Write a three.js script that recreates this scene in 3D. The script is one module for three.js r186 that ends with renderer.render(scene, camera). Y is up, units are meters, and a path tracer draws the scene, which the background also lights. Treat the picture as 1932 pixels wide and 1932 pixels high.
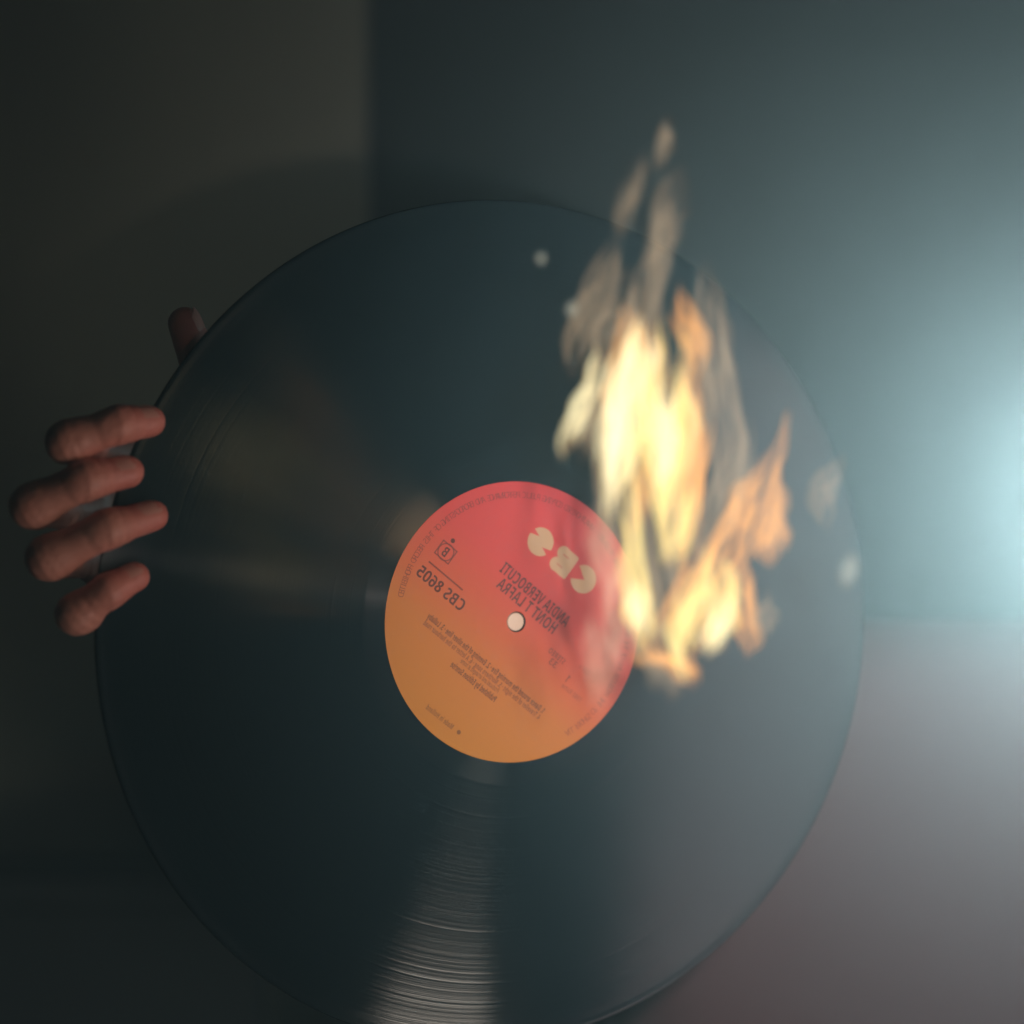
import * as THREE from 'three';
import { mergeGeometries } from 'three/addons/utils/BufferGeometryUtils.js';
import { ImprovedNoise } from 'three/addons/math/ImprovedNoise.js';
import { RectAreaLightUniformsLib } from 'three/addons/lights/RectAreaLightUniformsLib.js';
import { RoundedBoxGeometry } from 'three/addons/geometries/RoundedBoxGeometry.js';

// ---------- camera, air, exposure ----------
const scene = new THREE.Scene();
scene.background = new THREE.Color(0x000000);
const camera = new THREE.PerspectiveCamera(30.49, 1, 0.02, 20);
camera.position.set(0, 1.2, 0);
camera.lookAt(0, 1.2, -1);
camera.focus = 0.648;
camera.userData.fStop = 3.8;
scene.add(camera);
const renderer = new THREE.WebGLRenderer({ antialias: true });
renderer.toneMapping = THREE.LinearToneMapping;
renderer.toneMappingExposure = 1;
renderer.shadowMap.enabled = true;
RectAreaLightUniformsLib.init();
scene.fog = new THREE.FogExp2(new THREE.Color(0.50, 0.90, 1.0), 0.23);

// ---------- helpers ----------
const FPX = 3544;                       // focal length in 1932nds of the frame
const at = (px, py, d) => new THREE.Vector3((px - 966) / FPX * d, 1.2 + (966 - py) / FPX * d, -d);
const taken = {};
const numbered = (n) => { const k = taken[n] = (taken[n] ?? -1) + 1; return k ? n + '_' + String(k).padStart(3, '0') : n; };
function shadows(m) { m.castShadow = m.receiveShadow = true; return m; }
function thing(name, label, category, pos = [0, 0, 0], group) {
  const o = new THREE.Group(); o.name = numbered(name); o.position.set(...pos); scene.add(o);
  o.userData = { label, category }; if (group) o.userData.group = group;
  return o;
}
function part(name, geo, mat, parent, label) {
  const m = shadows(new THREE.Mesh(geo, mat)); m.name = name; parent.add(m);
  if (label) m.userData.label = label;
  return m;
}
function struct(name, geo, mat, label) {
  const m = shadows(new THREE.Mesh(geo, mat)); m.name = name; m.userData = { kind: 'structure', label }; scene.add(m);
  return m;
}
let seed = 7;
const rnd = () => { seed = (seed * 1664525 + 1013904223) >>> 0; return seed / 4294967296; };
const noise = new ImprovedNoise();
const fbm = (x, y, z) => noise.noise(x, y, z) + 0.5 * noise.noise(2.1 * x, 2.1 * y, 2.1 * z) + 0.25 * noise.noise(4.3 * x, 4.3 * y, 4.3 * z);
function dataTexture(w, h, f, srgb) {
  const d = new Uint8Array(w * h * 4);
  for (let y = 0; y < h; y++) for (let x = 0; x < w; x++) {
    const c = f(x / w, y / h), i = (y * w + x) * 4;
    d[i] = c[0] * 255; d[i + 1] = c[1] * 255; d[i + 2] = c[2] * 255; d[i + 3] = 255;
  }
  const t = new THREE.DataTexture(d, w, h); t.wrapS = t.wrapT = THREE.RepeatWrapping; t.magFilter = THREE.LinearFilter;
  if (srgb) t.colorSpace = THREE.SRGBColorSpace;
  t.needsUpdate = true; return t;
}
const rgb = (r, g, b) => new THREE.Color().setRGB(r, g, b);

// ---------- the lamps beyond the right edge ----------
{
  const p = at(2110, 1010, 0.80);
  const lamp = thing('work_lamp', 'small frosted lamp in a dark conical shade, shining through the haze at the right edge', 'lamp', p.toArray());
  const dark = new THREE.MeshStandardMaterial({ color: rgb(0.03, 0.03, 0.03), roughness: 0.5, side: THREE.DoubleSide });
  const glow = new THREE.MeshStandardMaterial({ color: 0xffffff, emissive: rgb(0.85, 0.97, 1.0), emissiveIntensity: 3, roughness: 0.6 });
  part('bulb', new THREE.SphereGeometry(0.010, 32, 20), glow, lamp);
  const stem = new THREE.CylinderGeometry(0.004, 0.004, 0.9, 16); stem.translate(0, -0.49, -0.012);
  part('stand', stem, dark, lamp);
  const l = new THREE.PointLight(rgb(0.64, 0.96, 1.0), 0.05, 0, 2); l.name = 'work_lamp_light'; l.castShadow = true; l.shadow.radius = 0.45;
  lamp.add(l);
}
{
  // small torch close to the right of the lens: its wide soft beam shows in the haze along the right edge of the frame
  const p = new THREE.Vector3(0.057, 1.201, -0.156), aim = new THREE.Vector3(0.279, 1.195, -0.970);
  const torch = thing('torch', 'small black torch out of frame beside the lens, sending a pale beam through the haze', 'torch', p.toArray());
  torch.lookAt(aim);
  const dark = new THREE.MeshStandardMaterial({ color: rgb(0.03, 0.03, 0.03), roughness: 0.5, side: THREE.DoubleSide });
  const tube = new THREE.LatheGeometry([[0.0001, -0.085], [0.0055, -0.084], [0.006, -0.08], [0.006, -0.03], [0.0090, -0.010], [0.0090, 0.020], [0.0080, 0.020], [0.0080, -0.008], [0.0001, -0.010]].map((q) => new THREE.Vector2(...q)), 48);
  tube.rotateX(Math.PI / 2);
  part('housing', tube, dark, torch);
  part('bulb', new THREE.SphereGeometry(0.0057, 32, 20), new THREE.MeshStandardMaterial({ color: 0xffffff, emissive: rgb(0.7, 0.96, 1.0), emissiveIntensity: 2, roughness: 0.5 }), torch);
  const l = new THREE.PointLight(rgb(1.0, 0.82, 0.78), 2.6, 0, 2); l.name = 'torch_light'; l.castShadow = true; l.shadow.radius = 0.275;
  torch.add(l);
}
// tall light panels out of frame to the right of the camera; the record mirrors them
function lightPanel(label, azimuth, dist, up, w, h, color, strength) {
  const az = azimuth * Math.PI / 180, c = at(972, 1173, 0.672), p = c.clone().add(new THREE.Vector3(Math.sin(az) * dist, up, Math.cos(az) * dist));
  const box = thing('light_panel', label, 'lamp', p.toArray());
  box.lookAt(c);
  part('diffuser', new THREE.BoxGeometry(w, h, 0.01), new THREE.MeshStandardMaterial({ color: 0xffffff, emissive: color, emissiveIntensity: Math.min(1, strength), roughness: 0.6 }), box);
  const casing = new RoundedBoxGeometry(w + 0.02, h + 0.02, 0.05, 3, 0.01); casing.translate(0, 0, -0.032);
  part('casing', casing, new THREE.MeshStandardMaterial({ color: rgb(0.03, 0.03, 0.03), roughness: 0.5 }), box);
  if (w < 0.2) for (const q of [-1, 1]) { const flag = new THREE.BoxGeometry(0.004, h + 0.02, 0.46); flag.translate(q * (w / 2 + 0.014), 0, 0.21); part('side_flag', flag, new THREE.MeshStandardMaterial({ color: rgb(0.01, 0.01, 0.01), roughness: 0.9 }), box); }
  const l = new THREE.RectAreaLight(color, strength, w - 0.01, h - 0.01); l.name = 'light_panel_light';
  l.position.set(0, 0, 0.008); l.rotation.y = Math.PI; box.add(l);
}
lightPanel('narrow tall pale light panel, out of frame right of the camera', 45.6, 1.15, -0.69, 0.14, 0.40, rgb(1.0, 0.87, 0.74), 24);
lightPanel('wide low mauve light panel, out of frame beyond the record', 65.3, 0.75, -0.20, 0.21, 0.80, rgb(1.0, 0.70, 0.70), 2.3);

// ---------- the room behind ----------
const plaster = dataTexture(512, 512, (u, v) => {
  const n = 0.5 + 0.22 * fbm(u * 6, v * 6, 1.5) + 0.10 * fbm(u * 40, v * 40, 4.2);
  return [n, n, n];
});
plaster.repeat.set(1.5, 1.5);
function wallBox(x0, x1, y0, y1, z, t) {
  const g = new THREE.BoxGeometry(x1 - x0, y1 - y0, t); g.translate((x0 + x1) / 2, (y0 + y1) / 2, z - t / 2); return g;
}
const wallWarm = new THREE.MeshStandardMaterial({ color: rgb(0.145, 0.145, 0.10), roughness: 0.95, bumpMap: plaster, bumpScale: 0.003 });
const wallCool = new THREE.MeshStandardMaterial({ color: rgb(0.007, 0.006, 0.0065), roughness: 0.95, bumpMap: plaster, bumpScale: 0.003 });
{
  const e = at(688, 966, 1.25);
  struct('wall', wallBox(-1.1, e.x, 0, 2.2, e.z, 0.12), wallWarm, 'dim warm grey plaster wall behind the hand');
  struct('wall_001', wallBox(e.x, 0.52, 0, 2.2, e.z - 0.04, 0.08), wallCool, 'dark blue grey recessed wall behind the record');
  struct('floor', (() => { const g = new THREE.BoxGeometry(2.2, 0.1, 1.8); g.translate(-0.2, -0.05, -0.6); return g; })(), new THREE.MeshStandardMaterial({ color: rgb(0.08, 0.07, 0.06), roughness: 0.8 }), 'dark floor');
}
{
  const a = at(495, 1655, 1.16), w = 0.6, h = a.y;
  const c = thing('cabinet', 'low dark cabinet out of focus against the grey wall at bottom left', 'cabinet', [a.x - w / 2, 0, a.z - 0.035]);
  const m = new THREE.MeshStandardMaterial({ color: rgb(0.012, 0.013, 0.014), roughness: 0.7 });
  const body = new RoundedBoxGeometry(w - 0.01, h - 0.02, 0.066, 3, 0.004); body.translate(0, (h - 0.02) / 2, 0);
  part('body', body, m, c);
  const top = new RoundedBoxGeometry(w, 0.019, 0.074, 3, 0.004); top.translate(0, h - 0.0095, 0);
  part('top', top, m, c);
}

{
  const a = at(1150, 1170, 0.95), w = 0.55, h = a.y;
  const c = thing('sofa', 'mauve upholstered sofa back, blurred at the bottom right behind the record', 'sofa', [a.x + w / 2, 0, a.z - 0.012]);
  const m = new THREE.MeshStandardMaterial({ color: rgb(0.062, 0.022, 0.023), roughness: 0.95 });
  const back = new RoundedBoxGeometry(w, h, 0.11, 10, 0.05); back.translate(0, h / 2, 0);
  part('backrest', back, m, c);
}

// ---------- the record ----------
const TH = 24.9 * Math.PI / 180;
const RC = at(972, 1173, 0.672);
const record = thing('vinyl_record', 'black vinyl record with red to orange paper label, held upright beside the flames', 'record', RC.toArray());
record.rotation.y = TH;
{
  const R = 0.1505, pts = [], P = (r, z) => pts.push(new THREE.Vector2(r, z));
  const top = (r) => {                       // height of the front face above the middle plane
    let z = 0.0008;
    if (r > 0.1482) z += 0.00016 * Math.sin(Math.min(1, (r - 0.1482) / 0.0018) * Math.PI * 0.8);
    return z;
  };
  P(0.0036, -0.0010); P(0.0036, 0.0008);
  for (let i = 0; i <= 150; i++) { const r = 0.0045 + (R - 0.0006 - 0.0045) * i / 150; P(r, top(r)); }
  P(R - 0.0002, 0.0006); P(R, 0.0002); P(R, -0.0003); P(R - 0.0003, -0.0008);
  P(0.0535, -0.0008); P(0.053, -0.0011); P(0.0036, -0.0010);
  const g = new THREE.LatheGeometry(pts, 360);
  const uv = g.attributes.uv, pos = g.attributes.position;
  for (let i = 0; i < uv.count; i++) uv.setY(i, Math.hypot(pos.getX(i), pos.getZ(i)) / R);
  g.rotateX(Math.PI / 2);
  // groove bands: one column of pixels, radius along v
  const N = 2048, d = new Uint8Array(N * 4 * 4);
  const gaps = [0.070, 0.0905, 0.1105, 0.1285];
  for (let i = 0; i < N; i++) {
    const r = i / N * R; let h = 0.5 + 0.16 * noise.noise(r * 2600, 0.3, 0) + 0.22 * noise.noise(r * 900, 5.3, 0) ;
    let rough = 0.105 + 0.012 * noise.noise(r * 500, 2, 2);
    for (const q of gaps) h += 0.25 * Math.exp(-Math.pow((r - q) / 0.00035, 2));
    if (r < 0.058 || r > 0.1455) { h = 0.5; rough = 0.16; }
    for (let k = 0; k < 4; k++) { const o = (i * 4 + k) * 4; d[o] = h * 255; d[o + 1] = rough * 255; d[o + 2] = 0; d[o + 3] = 255; }
  }
  const groove = new THREE.DataTexture(d, 4, N); groove.magFilter = THREE.LinearFilter; groove.wrapS = THREE.RepeatWrapping; groove.needsUpdate = true;
  const vinyl = new THREE.MeshPhysicalMaterial({ color: rgb(0.005, 0.014, 0.018), roughness: 1, roughnessMap: groove, anisotropy: 1, anisotropyRotation: Math.PI / 2, bumpMap: groove, bumpScale: 0.00006, specularIntensity: 0.55 });
  part('disc', g, vinyl, record);

  // printed paper label (the photograph is mirrored, so is the print)
  const S = 1400, cv = document.createElement('canvas'); cv.width = cv.height = S;
  const c = cv.getContext('2d');
  const X = (u) => S / 2 * (1 + u), Y = (v) => S / 2 * (1 - v), L = S / 2;
  const gr = c.createLinearGradient(0, 0, 0, S);
  gr.addColorStop(0, '#d63a44'); gr.addColorStop(0.36, '#d4443f'); gr.addColorStop(0.52, '#d05a36'); gr.addColorStop(0.70, '#cd7a2c'); gr.addColorStop(1, '#d58c26');
  c.fillStyle = gr; c.fillRect(0, 0, S, S);
  // printer's screen mottling
  for (let i = 0; i < 9000; i++) { const x = rnd() * S, y = rnd() * S, s = 1 + rnd() * 5; c.fillStyle = rnd() < 0.5 ? 'rgba(255,220,180,0.030)' : 'rgba(60,10,10,0.035)'; c.fillRect(x, y, s, s); }
  const bg = (v) => v > 0.2 ? '#d5413f' : '#d05a36';
  // emblem letters: plump C, B, S
  const cream = '#cfac84';
  c.fillStyle = cream;
  const r0 = 0.104 * L;
  const blob = (u, v) => { c.beginPath(); c.arc(X(u), Y(v), r0, 0, 7); c.fill(); };
  blob(-0.237, 0.565);
  c.fillStyle = bg(0.5); c.beginPath(); c.moveTo(X(-0.245), Y(0.565)); c.lineTo(X(-0.10), Y(0.565) - 0.085 * L); c.lineTo(X(-0.10), Y(0.565) + 0.085 * L); c.fill();
  c.fillStyle = cream; c.beginPath(); c.roundRect ? c.roundRect(X(-0.025) - 0.092 * L, Y(0.565) - 0.098 * L, 0.10 * L, 0.196 * L, 0.012 * L) : c.rect(X(-0.025) - 0.092 * L, Y(0.565) - 0.098 * L, 0.10 * L, 0.196 * L); c.fill();
  for (const s of [-1, 1]) { c.beginPath(); c.arc(X(-0.025) + 0.032 * L, Y(0.565) + s * 0.049 * L, 0.052 * L, 0, 7); c.fill(); c.fillRect(X(-0.025) - 0.02 * L, Y(0.565) + s * 0.049 * L - 0.049 * L, 0.05 * L, 0.098 * L); }
  c.fillStyle = 'rgba(190,80,60,0.5)'; for (const s of [-1, 1]) c.fillRect(X(-0.025) - 0.025 * L, Y(0.565) + s * 0.042 * L - 0.006 * L, 0.055 * L, 0.012 * L);
  c.fillStyle = cream; blob(0.203, 0.565);
  c.fillStyle = bg(0.5);
  c.beginPath(); c.moveTo(X(0.235), Y(0.565) - 0.025 * L); c.lineTo(X(0.325), Y(0.565) - 0.055 * L); c.lineTo(X(0.325), Y(0.565) + 0.005 * L); c.fill();
  c.beginPath(); c.moveTo(X(0.170), Y(0.565) + 0.025 * L); c.lineTo(X(0.08), Y(0.565) - 0.005 * L); c.lineTo(X(0.08), Y(0.565) + 0.055 * L); c.fill();
  const text = (s, u0, u1, v, h, w = 'bold', col = '#561c1f', face = 'sans-serif') => {
    c.fillStyle = col; c.font = w + ' ' + Math.round(h * L * 1.38) + 'px ' + face; c.textBaseline = 'middle'; c.textAlign = 'left';
    const m = c.measureText(s).width; c.save(); c.translate(X(u0), Y(v)); c.scale((u1 - u0) * L / m, 1); c.fillText(s, 0, 0); c.restore();
  };
  const ink = '#5c241a';
  text('ANDIA VERBOCUTI', -0.335, 0.335, 0.243, 0.088);
  text('HONT T LAFRA', -0.29, 0.285, 0.142, 0.088);
  text('CBS 8605', 0.385, 0.83, -0.165, 0.085, 'bold', ink);
  c.strokeStyle = 'rgba(110,40,30,0.8)'; c.lineWidth = 0.012 * L; c.beginPath(); c.moveTo(X(0.47), Y(-0.075)); c.lineTo(X(0.80), Y(-0.075)); c.stroke();
  c.lineWidth = 0.009 * L; c.beginPath(); c.rect(X(0.738) - 0.065 * L, Y(0.055) - 0.055 * L, 0.13 * L, 0.11 * L); c.stroke();
  c.beginPath(); c.arc(X(0.738), Y(0.055), 0.06 * L, 0, 7); c.stroke();
  text('B', 0.715, 0.765, 0.055, 0.075, 'bold', ink);
  c.fillStyle = ink; c.beginPath(); c.arc(X(0.745), Y(0.15), 0.017 * L, 0, 7); c.fill();
  text('STEREO', -0.49, -0.33, 0.0, 0.042, 'bold', 'rgba(110,40,30,0.8)'); text('33', -0.455, -0.38, -0.055, 0.05, 'bold', 'rgba(110,40,30,0.8)');
  text('1', -0.60, -0.565, -0.075, 0.06, 'bold', 'rgba(110,40,30,0.8)'); text('SIDE A', -0.70, -0.60, 0.055, 0.035, 'normal', 'rgba(110,40,30,0.7)');
  text('1980 Rome', -0.77, -0.57, -0.135, 0.04, 'normal', 'rgba(110,40,30,0.75)');
  text('1. Dance around the morning fire · 2. Evening of the silver line · 3. Lullaby', -0.575, 0.57, -0.372, 0.044, 'bold', ink);
  text('4. Traveller of the night · 5. Northern song · 6. A letter to the harbour road', -0.575, 0.565, -0.426, 0.040, 'bold', 'rgba(118,50,30,0.85)');
  text('Produced and arranged at home', -0.195, 0.175, -0.468, 0.036, 'normal', ink);
  text('Published by Edition Sunrise', -0.215, 0.22, -0.530, 0.046, 'bold', ink);
  text('Made in Holland', -0.07, 0.185, -0.875, 0.040, 'bold', 'rgba(120,62,26,0.85)');
  c.fillStyle = 'rgba(120,62,26,0.85)'; c.beginPath(); c.arc(X(-0.125), Y(-0.875), 0.016 * L, 0, 7); c.fill();
  // rim print, running round the upper half
  const rim = 'ALL RIGHTS OF THE PRODUCER AND OF THE OWNER OF THE RECORDED WORK RESERVED · UNAUTHORISED COPYING PUBLIC PERFORMANCE AND BROADCASTING OF THIS RECORD PROHIBITED';
  c.fillStyle = 'rgba(120,40,36,0.75)'; c.font = Math.round(0.046 * L * 1.3) + 'px sans-serif'; c.textAlign = 'center';
  for (let i = 0; i < rim.length; i++) {
    const a = THREE.MathUtils.lerp(205, -25, i / (rim.length - 1)) * Math.PI / 180;
    c.save(); c.translate(X(0.905 * Math.cos(a)), Y(0.905 * Math.sin(a))); c.rotate(Math.PI / 2 - a); c.fillText(rim[i], 0, 0); c.restore();
  }
  const lt = new THREE.CanvasTexture(cv); lt.colorSpace = THREE.SRGBColorSpace;
  const LR = 0.0502, lp = [];
  const lz = (r) => 0.00098 - (Math.abs(r - 0.0158) < 0.0014 ? 0.00006 * (1 - Math.abs(r - 0.0158) / 0.0014) : 0);
  lp.push(new THREE.Vector2(0.0037, 0.00084)); lp.push(new THREE.Vector2(0.0037, 0.00098));
  for (let i = 0; i <= 80; i++) { const r = 0.0039 + (LR - 0.0004 - 0.0039) * i / 80; lp.push(new THREE.Vector2(r, lz(r))); }
  lp.push(new THREE.Vector2(LR - 0.0001, 0.00095)); lp.push(new THREE.Vector2(LR, 0.00084));
  const lg = new THREE.LatheGeometry(lp, 200); lg.rotateX(Math.PI / 2);
  const A = 38.4 * Math.PI / 180, lu = lg.attributes.uv, q = lg.attributes.position;
  for (let i = 0; i < lu.count; i++) {
    const x = q.getX(i) / LR, y = q.getY(i) / LR;
    lu.setXY(i, 0.5 + 0.5 * (-Math.cos(A) * x + Math.sin(A) * y), 0.5 + 0.5 * (Math.sin(A) * x + Math.cos(A) * y));
  }
  const fibre = dataTexture(256, 256, (u, v) => { const n = 0.5 + 0.3 * fbm(u * 60, v * 60, 9); return [n, n, n]; });
  fibre.repeat.set(3, 3);
  const label = part('paper_label', lg, new THREE.MeshStandardMaterial({ map: lt, color: rgb(0.62, 0.65, 0.66), roughness: 0.62, bumpMap: fibre, bumpScale: 0.00004 }), record, 'round red to orange paper label with mirrored print and cream emblem');
  const plug = new THREE.LatheGeometry([[0, 0.0006], [0.0028, 0.0006], [0.0033, 0.0003], [0.0034, -0.0012], [0, -0.0012]].map((p) => new THREE.Vector2(...p)), 40);
  plug.rotateX(Math.PI / 2);
  part('spindle_plug', plug, new THREE.MeshStandardMaterial({ color: rgb(0.52, 0.41, 0.31), roughness: 0.6 }), record, 'cream plug in the centre hole');
}
// depth of the record's front face along the ray through a pixel
const RN = new THREE.Vector3(Math.sin(TH), 0, Math.cos(TH)), EYE = new THREE.Vector3(0, 1.2, 0);
function faceDepth(px, py) { const d = at(px, py, 1).sub(EYE); return RC.clone().addScaledVector(RN, 0.0009).sub(EYE).dot(RN) / d.dot(RN); }

// ---------- the hand ----------
function surfaceNet(f, lo, hi, h) {
  const n = [0, 1, 2].map((k) => Math.ceil((hi[k] - lo[k]) / h) + 1), [nx, ny, nz] = n;
  const v = new Float32Array(nx * ny * nz), id = (i, j, k) => (k * ny + j) * nx + i;
  for (let k = 0; k < nz; k++) for (let j = 0; j < ny; j++) for (let i = 0; i < nx; i++) v[id(i, j, k)] = f(lo[0] + i * h, lo[1] + j * h, lo[2] + k * h);
  const cell = new Int32Array(nx * ny * nz).fill(-1), P = [], I = [];
  for (let k = 0; k < nz - 1; k++) for (let j = 0; j < ny - 1; j++) for (let i = 0; i < nx - 1; i++) {
    let sx = 0, sy = 0, sz = 0, c = 0;
    const val = (a) => v[id(i + (a & 1), j + (a >> 1 & 1), k + (a >> 2))];
    for (let a = 0; a < 8; a++) for (let b = 0; b < 3; b++) if (!(a >> b & 1)) {
      const e = a | 1 << b, va = val(a), vb = val(e);
      if ((va < 0) !== (vb < 0)) { const t = va / (va - vb); sx += (a & 1) + (b === 0 ? t : 0); sy += (a >> 1 & 1) + (b === 1 ? t : 0); sz += (a >> 2) + (b === 2 ? t : 0); c++; }
    }
    if (c) { cell[id(i, j, k)] = P.length / 3; P.push(lo[0] + (i + sx / c) * h, lo[1] + (j + sy / c) * h, lo[2] + (k + sz / c) * h); }
  }
  const quad = (a, b, c, d, flip) => { if (a < 0 || b < 0 || c < 0 || d < 0) return; flip ? I.push(a, c, b, a, d, c) : I.push(a, b, c, a, c, d); };
  for (let k = 1; k < nz - 1; k++) for (let j = 1; j < ny - 1; j++) for (let i = 1; i < nx - 1; i++) {
    const s = v[id(i, j, k)] < 0;
    if (s !== v[id(i + 1, j, k)] < 0) quad(cell[id(i, j - 1, k - 1)], cell[id(i, j, k - 1)], cell[id(i, j, k)], cell[id(i, j - 1, k)], !s);
    if (s !== v[id(i, j + 1, k)] < 0) quad(cell[id(i - 1, j, k - 1)], cell[id(i - 1, j, k)], cell[id(i, j, k)], cell[id(i, j, k - 1)], !s);
    if (s !== v[id(i, j, k + 1)] < 0) quad(cell[id(i - 1, j - 1, k)], cell[id(i, j - 1, k)], cell[id(i, j, k)], cell[id(i - 1, j, k)], !s);
  }
  const g = new THREE.BufferGeometry();
  g.setAttribute('position', new THREE.Float32BufferAttribute(P, 3)); g.setIndex(I);
  const N = [], e = h * 0.4;
  for (let i = 0; i < P.length; i += 3) {
    const [x, y, z] = [P[i], P[i + 1], P[i + 2]];
    const w = new THREE.Vector3(f(x + e, y, z) - f(x - e, y, z), f(x, y + e, z) - f(x, y - e, z), f(x, y, z + e) - f(x, y, z - e)).normalize();
    N.push(w.x, w.y, w.z);
  }
  g.setAttribute('normal', new THREE.Float32BufferAttribute(N, 3));
  return g;
}
const smin = (a, b, k) => { const h = Math.max(k - Math.abs(a - b), 0) / k; return Math.min(a, b) - h * h * k / 4; };
function capsule(a, b, ra, rb) {
  const bx = b.x - a.x, by = b.y - a.y, bz = b.z - a.z, L2 = bx * bx + by * by + bz * bz;
  return (x, y, z) => {
    const px = x - a.x, py = y - a.y, pz = z - a.z, t = Math.min(1, Math.max(0, (px * bx + py * by + pz * bz) / L2));
    return Math.hypot(px - bx * t, py - by * t, pz - bz * t) - (ra + (rb - ra) * t);
  };
}
{
  // joints: tip, last joint, middle joint, knuckle; px, py, depth, radius
  const front = (px, py, r, lift = 0) => faceDepth(px, py) - r - lift;
  const F = [
    [[281, 795, front(281, 795, 0.0054), 0.0053], [224, 801, front(224, 801, 0.0058, 0.002), 0.0058], [130, 834, 0.602, 0.0064], [262, 862, 0.655, 0.0086]],
    [[241, 890, front(241, 890, 0.0054), 0.0053], [166, 905, front(166, 905, 0.0058, 0.001), 0.0060], [64, 954, 0.603, 0.0067], [232, 965, 0.660, 0.0090]],
    [[288, 973, front(288, 973, 0.0053), 0.0051], [206, 997, front(206, 997, 0.0058, 0.002), 0.0059], [94, 1052, 0.603, 0.0066], [262, 1050, 0.662, 0.0086]],
    [[255, 1088, front(255, 1088, 0.0050), 0.0048], [206, 1114, front(206, 1114, 0.0053, 0.001), 0.0053], [146, 1158, 0.605, 0.0060], [292, 1140, 0.660, 0.0078]],
  ];
  const J = F.map((f) => f.map(([x, y, d]) => at(x, y, d)));
  const fingers = F.map((f, i) => {
    const b = [0, 1, 2].map((k) => capsule(J[i][k], J[i][k + 1], f[k][3], f[k + 1][3]));
    const crease = [J[i][1]];
    return (x, y, z) => {
      let d = b[0](x, y, z);
      if (d > 0.03 && b[2](x, y, z) > 0.03 && b[1](x, y, z) > 0.03) return Math.min(d, b[1](x, y, z));
      d = smin(smin(d, b[1](x, y, z), 0.004), b[2](x, y, z), 0.005);
      for (const [ja, jb] of [[1, 0], [2, 1]]) { const A = J[i][ja], B = J[i][jb], L = A.distanceTo(B), sx = (x - A.x) * (B.x - A.x) / L + (y - A.y) * (B.y - A.y) / L + (z - A.z) * (B.z - A.z) / L; if (Math.abs(sx) < 0.008) for (const o of [-0.0032, 0, 0.0030]) d += 0.00022 * Math.exp(-Math.pow((sx - o) / 0.0009, 2)); }
      for (const c of crease) { const q = Math.hypot(x - c.x, y - c.y, z - c.z); if (q < 0.012) d -= 0.0006 * Math.cos(q / 0.012 * Math.PI / 2) * Math.sin(q * 2600) * 0.35; }
      return d;
    };
  });
  const wrist = at(500, 1150, 0.752), arm = at(760, 1560, 0.86), arm2 = at(900, 2150, 0.95);
  const cmc = at(420, 990, 0.715);
  const T = [at(349, 611, 0.640), at(392, 720, 0.650), at(440, 850, 0.682), cmc];
  const thumb = [capsule(T[0], T[1], 0.0058, 0.0078), capsule(T[1], T[2], 0.0078, 0.0092), capsule(T[2], T[3], 0.0095, 0.013)];
  const palm = [
    ...J.map((j) => capsule(j[3], wrist, 0.0088, 0.014)),
    capsule(J[0][3], J[3][3], 0.0085, 0.0085), ...[0, 1, 2].map((i) => capsule(J[i][2].clone().lerp(J[i][3], 0.55), J[i + 1][2].clone().lerp(J[i + 1][3], 0.55), 0.0055, 0.0055)), capsule(cmc, wrist, 0.013, 0.016), capsule(cmc, J[1][3], 0.011, 0.009),
  ];
  const armf = [capsule(wrist, arm, 0.019, 0.030)];
  const field = (x, y, z) => {
    let p = palm[0](x, y, z);
    for (let i = 1; i < palm.length; i++) p = smin(p, palm[i](x, y, z), 0.010);
    p = smin(p, armf[0](x, y, z), 0.012);
    let t = smin(smin(thumb[0](x, y, z), thumb[1](x, y, z), 0.003), thumb[2](x, y, z), 0.004);
    let d = smin(p, t, 0.009);
    for (const f of fingers) { const q = f(x, y, z); d = Math.min(d, q < 0.02 ? smin(p, q, 0.006) : d); }
    return d + 0.00012 * fbm(x * 400, y * 400, z * 400);
  };
  const pts = [...J.flat(), ...T, wrist, arm], lo = [1e9, 1e9, 1e9], hi = [-1e9, -1e9, -1e9];
  for (const p of pts) p.toArray().forEach((c, k) => { lo[k] = Math.min(lo[k], c - 0.036); hi[k] = Math.max(hi[k], c + 0.036); });
  const g = surfaceNet(field, lo, hi, 0.0013);
  const pos = g.attributes.position, col = new Float32Array(pos.count * 3), uv = new Float32Array(pos.count * 2);
  for (let i = 0; i < pos.count; i++) {
    const x = pos.getX(i), y = pos.getY(i), z = pos.getZ(i), n = 0.5 + 0.4 * fbm(x * 120, y * 120, z * 120);
    let tip = 1e9; for (const j of [...J.map((q) => q[0]), T[0]]) tip = Math.min(tip, Math.hypot(x - j.x, y - j.y, z - j.z));
    const red = Math.exp(-tip * tip / 0.00018);
    col[i * 3] = 0.47 + 0.05 * n + 0.03 * red; col[i * 3 + 1] = 0.19 + 0.04 * n - 0.055 * red; col[i * 3 + 2] = 0.135 + 0.035 * n - 0.03 * red;
    uv[i * 2] = x * 40; uv[i * 2 + 1] = (y + z) * 40;
  }
  g.setAttribute('color', new THREE.BufferAttribute(col, 3)); g.setAttribute('uv', new THREE.BufferAttribute(uv, 2));
  const pores = dataTexture(256, 256, (u, v) => { const n = 0.5 + 0.3 * fbm(u * 40, v * 40, 3) ; return [n, n, n]; });
  const skin = new THREE.MeshPhysicalMaterial({ vertexColors: true, roughness: 0.5, bumpMap: pores, bumpScale: 0.00012 });
  const person = thing('person', 'bare hand gripping the left edge of the record from behind, fingers in front', 'person');
  part('hand', g, skin, person);
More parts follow.
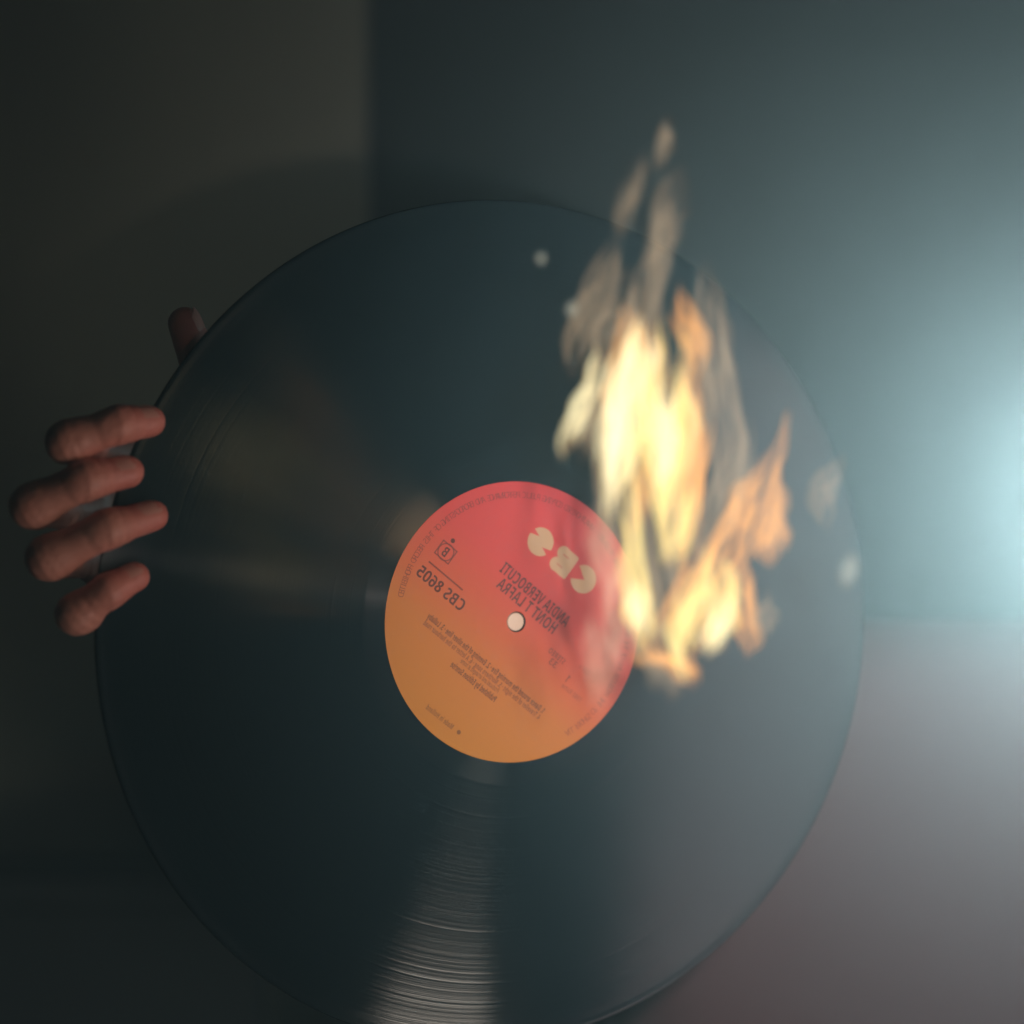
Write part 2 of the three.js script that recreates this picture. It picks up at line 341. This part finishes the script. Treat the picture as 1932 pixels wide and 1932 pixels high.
  const nailMat = new THREE.MeshPhysicalMaterial({ color: rgb(0.55, 0.26, 0.21), roughness: 0.32, clearcoat: 0.3, clearcoatRoughness: 0.3 });
  const nail = (tip, base, r, up, name = 'fingernail', along = 0.0012) => {
    const d = tip.clone().sub(base).normalize(), n = up.clone().addScaledVector(d, -up.dot(d)).normalize(), s = d.clone().cross(n);
    const V = [], I = [], U = 10, W = 10;
    for (let k = 0; k <= 1; k++) for (let a = 0; a <= U; a++) for (let b = 0; b <= W; b++) {
      const t = a / U, q = (b / W - 0.5) * 2, wd = Math.sqrt(Math.max(0, 1 - Math.pow(Math.abs(t * 2 - 1), 5))) * 0.8, th = q * wd * 0.95, rr = r + (k ? -0.0008 : 0.00025);
      const dip = 0.0012 * Math.pow(Math.max(0, t - 0.45), 2) * 4;
      V.push(...tip.clone().addScaledVector(d, along - 0.0070 + 0.0085 * t + 0.0012 * (1 - q * q) * (t - 0.5)).addScaledVector(n, (rr - dip) * Math.cos(th)).addScaledVector(s, rr * Math.sin(th)).toArray());
    }
    const w = W + 1, m = (U + 1) * w;
    for (let a = 0; a < U; a++) for (let b = 0; b < W; b++) { const p = a * w + b; I.push(p, p + 1, p + w, p + 1, p + w + 1, p + w, m + p, m + p + w, m + p + 1, m + p + 1, m + p + w, m + p + w + 1); }
    const gg = new THREE.BufferGeometry(); gg.setAttribute('position', new THREE.Float32BufferAttribute(V, 3)); gg.setIndex(I); gg.computeVertexNormals();
    return part(name, gg, nailMat, person);
  };
  F.forEach((f, i) => nail(J[i][0], J[i][1], f[0][3], new THREE.Vector3(-0.1, 0.75, 0.8)));
  nail(T[0], T[1], 0.0058, new THREE.Vector3(0.9, 0.25, 0.1), 'thumbnail', 0.003);
  const dir = arm.clone().sub(wrist).normalize(), s0 = arm.clone().addScaledVector(dir, -0.03);
  const curve = new THREE.CatmullRomCurve3([s0, arm, arm.clone().lerp(arm2, 0.5), arm2]);
  const sleeve = new THREE.TubeGeometry(curve, 40, 0.041, 40, false);
  const sp = sleeve.attributes.position, sn = sleeve.attributes.normal;
  for (let i = 0; i < sp.count; i++) { const k = 0.003 * fbm(sp.getX(i) * 25, sp.getY(i) * 45, sp.getZ(i) * 25); sp.setXYZ(i, sp.getX(i) + sn.getX(i) * k, sp.getY(i) + sn.getY(i) * k, sp.getZ(i) + sn.getZ(i) * k); }
  sleeve.computeVertexNormals();
  part('sleeve', sleeve, new THREE.MeshStandardMaterial({ color: rgb(0.02, 0.022, 0.025), roughness: 0.9, side: THREE.DoubleSide }), person);
}

// ---------- the fire ----------
{
  const FD = 0.49;
  const glow = (r, g, b, k, o) => new THREE.MeshStandardMaterial({ color: 0x000000, roughness: 1, emissive: rgb(r, g, b), emissiveIntensity: k, transparent: true, opacity: o, depthWrite: false });
  const M = {                                          // [thin envelope, strands]
    white: [glow(1, 0.55, 0.20, 2.2, 0.03), glow(1, 0.86, 0.48, 2.5, 0.15)],
    yellow: [glow(1, 0.50, 0.17, 2.2, 0.03), glow(1, 0.76, 0.25, 2.5, 0.125)],
    orange: [glow(1, 0.44, 0.16, 1.8, 0.035), glow(1, 0.43, 0.11, 2.1, 0.09)],
    tan: [glow(1, 0.66, 0.38, 0.8, 0.018), glow(1, 0.72, 0.44, 0.9, 0.045)],
    cream: [glow(1, 0.62, 0.42, 1.3, 0.03), glow(1, 0.70, 0.46, 1.4, 0.05)],
    pale: [glow(0.62, 0.60, 0.48, 0.7, 0.08), glow(0.62, 0.62, 0.48, 1.0, 0.18)],
  };
  const fire = thing('flame', 'yellow and orange flames leaping up beside and over the record label', 'fire', at(1280, 1230, FD).toArray());
  const base = fire.position.clone();
  function tubeGeo(pts, depthOff, scale, sd) {
    const curve = new THREE.CatmullRomCurve3(pts.map(([x, y], i) => at(x, y, FD + depthOff + 0.006 * Math.sin(sd * 3 + i * 1.7)).sub(base)));
    const n = 34, m = 14, V = [], I = [], ws = pts.map((p) => p[2]);
    for (let i = 0; i <= n; i++) {
      const t = i / n, c = curve.getPoint(t), d = curve.getTangent(t), side = new THREE.Vector3(0, 0, 1).cross(d).normalize(), dep = d.clone().cross(side).normalize();
      const f = t * (ws.length - 1), k = Math.min(ws.length - 2, Math.floor(f)), u = f - k, s = u * u * (3 - 2 * u);
      let w = (ws[k] * (1 - s) + ws[k + 1] * s) / FPX * FD * Math.sqrt(Math.max(0, Math.min(1, t * 6) * Math.min(1, (1 - t) * 4)));
      c.addScaledVector(side, 0.0018 * noise.noise(t * 5, sd * 7.1, 0.5));
      for (let j = 0; j <= m; j++) {
        const a = j / m * Math.PI * 2, q = 1 + 0.45 * noise.noise(Math.cos(a) * 1.3 + sd, Math.sin(a) * 1.3, t * 6 + sd * 3), r = w * scale * q;
        V.push(...c.clone().addScaledVector(side, Math.cos(a) * r).addScaledVector(dep, Math.sin(a) * r * 0.8).toArray());
      }
    }
    for (let i = 0; i < n; i++) for (let j = 0; j < m; j++) { const p = i * (m + 1) + j; I.push(p, p + 1, p + m + 1, p + 1, p + m + 2, p + m + 1); }
    const g = new THREE.BufferGeometry(); g.setAttribute('position', new THREE.Float32BufferAttribute(V, 3)); g.setIndex(I); g.computeVertexNormals(); return g;
  }
  let count = 0;
  function tongue(kind, depthOff, ...pts) {
    const sd = ++count * 0.618, [outer, inner] = M[kind];
    const o = part('flame_tongue', tubeGeo(pts, depthOff, 1.05, sd), outer, fire);
    const strands = [];
    for (let k = 0; k < 8; k++) {                       // the tongue burns in separate wavering strands
      const side = (k - 3.5) * 0.28 + (rnd() - 0.5) * 0.3, cut = rnd() * 0.36, cut2 = rnd() * 0.32, thin = 0.10 + rnd() * 0.26, lean = (rnd() - 0.5) * 0.9;
      const c = new THREE.CatmullRomCurve3(pts.map((q) => new THREE.Vector3(...q))), sub = [];
      for (let i = 0; i <= 5; i++) {
        const t = cut + (1 - cut - cut2) * i / 5, v = c.getPoint(t);
        sub.push([v.x + v.z * (side + lean * (i / 5 - 0.5)), v.y + (rnd() - 0.5) * v.z * 0.5, Math.max(1.5, v.z * thin)]);
      }
      sub[0][2] = sub[5][2] = 2;
      strands.push(tubeGeo(sub, depthOff + (rnd() - 0.5) * 0.018, 1, sd + k * 0.37));
    }
    part('flame_core', mergeGeometries(strands), inner, o);
  }
  tongue('white', 0.010, [1132, 650, 4], [1124, 690, 10], [1108, 740, 15], [1088, 790, 17], [1070, 835, 14], [1060, 870, 5]);
  tongue('tan', 0.014, [1128, 700, 4], [1120, 770, 14], [1104, 830, 14], [1100, 880, 5]);
  tongue('white', 0.000, [1210, 590, 6], [1200, 640, 26], [1190, 690, 34], [1174, 745, 30], [1172, 800, 31], [1160, 860, 27], [1150, 920, 21], [1146, 965, 13], [1146, 1000, 4]);
  tongue('white', -0.014, [1166, 680, 4], [1156, 740, 12], [1158, 800, 13], [1152, 860, 12], [1148, 920, 5]);
  tongue('yellow', 0.014, [1258, 670, 6], [1256, 720, 26], [1266, 770, 38], [1262, 830, 40], [1257, 880, 31], [1251, 930, 22], [1250, 985, 16], [1251, 1040, 9], [1252, 1070, 3]);
  tongue('white', -0.010, [1256, 690, 4], [1252, 760, 15], [1254, 830, 17], [1250, 900, 12], [1248, 960, 4]);
  tongue('yellow', 0.018, [1222, 640, 3], [1220, 700, 8], [1216, 770, 9], [1212, 830, 8], [1206, 880, 3]);
  tongue('orange', 0.045, [1290, 640, 6], [1306, 730, 24], [1314, 830, 24], [1304, 930, 20], [1290, 1020, 14], [1272, 1100, 5]);
  tongue('orange', 0.040, [1180, 570, 6], [1205, 640, 34], [1190, 720, 40], [1160, 800, 30], [1140, 880, 8]);
  tongue('tan', 0.008, [1232, 980, 4], [1226, 1060, 14], [1224, 1140, 20], [1232, 1210, 16], [1240, 1250, 4]);
  tongue('orange', 0.045, [1420, 880, 6], [1400, 960, 26], [1370, 1040, 34], [1340, 1120, 38], [1312, 1200, 30], [1300, 1260, 8]);
  tongue('tan', 0.050, [1400, 770, 6], [1392, 860, 30], [1366, 940, 40], [1340, 1020, 30], [1322, 1080, 8]);
  tongue('yellow', -0.015, [1306, 910, 4], [1300, 945, 12], [1286, 995, 14], [1268, 1042, 16], [1258, 1070, 4]);
  tongue('yellow', 0.020, [1200, 860, 4], [1194, 920, 13], [1192, 980, 16], [1196, 1060, 18], [1200, 1120, 25], [1206, 1165, 26], [1209, 1210, 15], [1207, 1240, 4]);
  tongue('white', 0.000, [1196, 1080, 4], [1200, 1130, 13], [1206, 1170, 13], [1208, 1212, 4]);
  tongue('yellow', 0.000, [1352, 1010, 5], [1352, 1070, 22], [1362, 1130, 27], [1352, 1190, 26], [1340, 1238, 6]);
  tongue('white', -0.015, [1374, 1120, 5], [1358, 1170, 18], [1344, 1210, 17], [1332, 1240, 4]);
  tongue('yellow', 0.012, [1330, 1050, 5], [1312, 1100, 18], [1296, 1150, 24], [1282, 1205, 23], [1290, 1260, 14], [1300, 1305, 4]);
  tongue('orange', 0.035, [1345, 1000, 6], [1330, 1050, 26], [1300, 1110, 30], [1268, 1170, 26], [1246, 1215, 8]);
  tongue('orange', 0.030, [1486, 770, 4], [1472, 840, 13], [1450, 885, 24], [1432, 940, 42], [1420, 1000, 44], [1390, 1050, 26], [1376, 1110, 8]);
  tongue('orange', 0.015, [1462, 900, 6], [1458, 970, 20], [1452, 1030, 25], [1450, 1072, 5]);
  tongue('orange', 0.040, [1410, 1050, 6], [1400, 1100, 24], [1402, 1160, 22], [1412, 1210, 18], [1408, 1245, 4]);
  tongue('orange', 0.030, [1285, 530, 5], [1292, 590, 22], [1310, 645, 27], [1314, 690, 12], [1300, 740, 5]);
  tongue('orange', 0.045, [1300, 700, 6], [1310, 800, 20], [1306, 900, 22], [1300, 1000, 14], [1290, 1080, 5]);
  tongue('tan', 0.050, [1345, 560, 6], [1350, 630, 24], [1356, 720, 30], [1372, 840, 34], [1370, 960, 20], [1360, 1020, 6]);
  tongue('tan', 0.030, [1262, 215, 4], [1256, 250, 15], [1248, 285, 13], [1236, 330, 4]);
  tongue('tan', 0.020, [1282, 305, 5], [1272, 365, 26], [1258, 420, 26], [1244, 480, 22], [1232, 560, 18], [1224, 640, 6]);
  tongue('tan', 0.012, [1262, 330, 4], [1252, 400, 14], [1240, 470, 12], [1228, 540, 4]);
  tongue('tan', 0.010, [1222, 280, 4], [1204, 335, 14], [1188, 375, 18], [1174, 410, 17], [1164, 460, 5]);
  tongue('tan', 0.030, [1250, 450, 6], [1232, 520, 26], [1210, 590, 34], [1190, 660, 22], [1180, 720, 6]);
  tongue('tan', 0.040, [1170, 440, 6], [1140, 520, 34], [1112, 585, 36], [1084, 660, 22], [1070, 720, 6]);
  tongue('tan', 0.036, [1200, 500, 6], [1168, 580, 30], [1140, 650, 26], [1120, 720, 6]);
  tongue('tan', 0.034, [1330, 480, 5], [1336, 570, 26], [1344, 660, 34], [1350, 740, 24], [1350, 820, 6]);
  tongue('tan', 0.050, [1590, 850, 6], [1562, 900, 20], [1550, 945, 24], [1560, 1010, 8]);
  tongue('tan', 0.045, [1450, 1110, 5], [1442, 1165, 22], [1440, 1210, 8]);
  tongue('tan', 0.020, [1240, 1180, 8], [1250, 1240, 34], [1262, 1290, 26], [1270, 1330, 6]);
  tongue('orange', 0.030, [1225, 1190, 8], [1240, 1235, 28], [1290, 1262, 26], [1310, 1300, 6]);
  tongue('cream', 0.010, [1132, 940, 5], [1130, 1000, 24], [1136, 1050, 26], [1150, 1120, 16], [1156, 1170, 4]);
  tongue('cream', 0.015, [1122, 1120, 5], [1124, 1180, 20], [1131, 1240, 22], [1133, 1310, 20], [1130, 1355, 5]);
  tongue('cream', 0.020, [1166, 1060, 5], [1168, 1130, 24], [1176, 1210, 26], [1176, 1290, 8]);
  for (let k = 0; k < 22; k++) {                        // thin strands torn off the tongues
    const x = 1150 + rnd() * 160, y = 560 + rnd() * 380 + Math.max(0, x - 1230) * 0.8, len = 150 + rnd() * 190, w = 3.5 + rnd() * 5, sway = (rnd() - 0.5) * 24;
    tongue(rnd() < 0.15 ? 'orange' : rnd() < 0.4 ? 'tan' : 'yellow', (rnd() - 0.4) * 0.06, [x + 12, y, 2], [x + 6 + sway, y + len * 0.35, w], [x - sway, y + len * 0.7, w], [x - 12, y + len, 2]);
  }
  tongue('tan', 0.05, [1240, 600, 10], [1232, 740, 80], [1226, 880, 84], [1240, 1040, 70], [1270, 1180, 60], [1280, 1290, 14]);
  for (const [x, y, r, l] of [[1021, 488, 11, 12], [1079, 583, 13, 17], [1602, 1076, 18, 34]]) {
    const s = thing('spark', ['pale glowing spark above the record, the uppermost of three', 'pale glowing spark just left of the tall flames', 'pale spark floating off to the right of the flames'][taken.spark === undefined ? 0 : taken.spark + 1], 'spark', at(x, y, FD + 0.02).toArray());
    const k = 1 / FPX * FD;
    for (const [q, mi] of [[1.1, 0], [0.7, 1]]) { const g = new THREE.SphereGeometry(1, 20, 14); g.scale(r * k * q, l * k * q, r * k * q); g.rotateZ(-0.25); part(mi ? 'spark_core' : 'spark_glow', g, M.pale[mi], s); }
  }
  const l = new THREE.PointLight(rgb(1, 0.56, 0.24), 0.004, 0, 2); l.name = 'flame_light'; l.castShadow = true; l.shadow.radius = 0.6;
  l.position.copy(at(1330, 1050, 0.58).sub(base)); fire.add(l);
}

scene.updateMatrixWorld(true);
renderer.render(scene, camera);
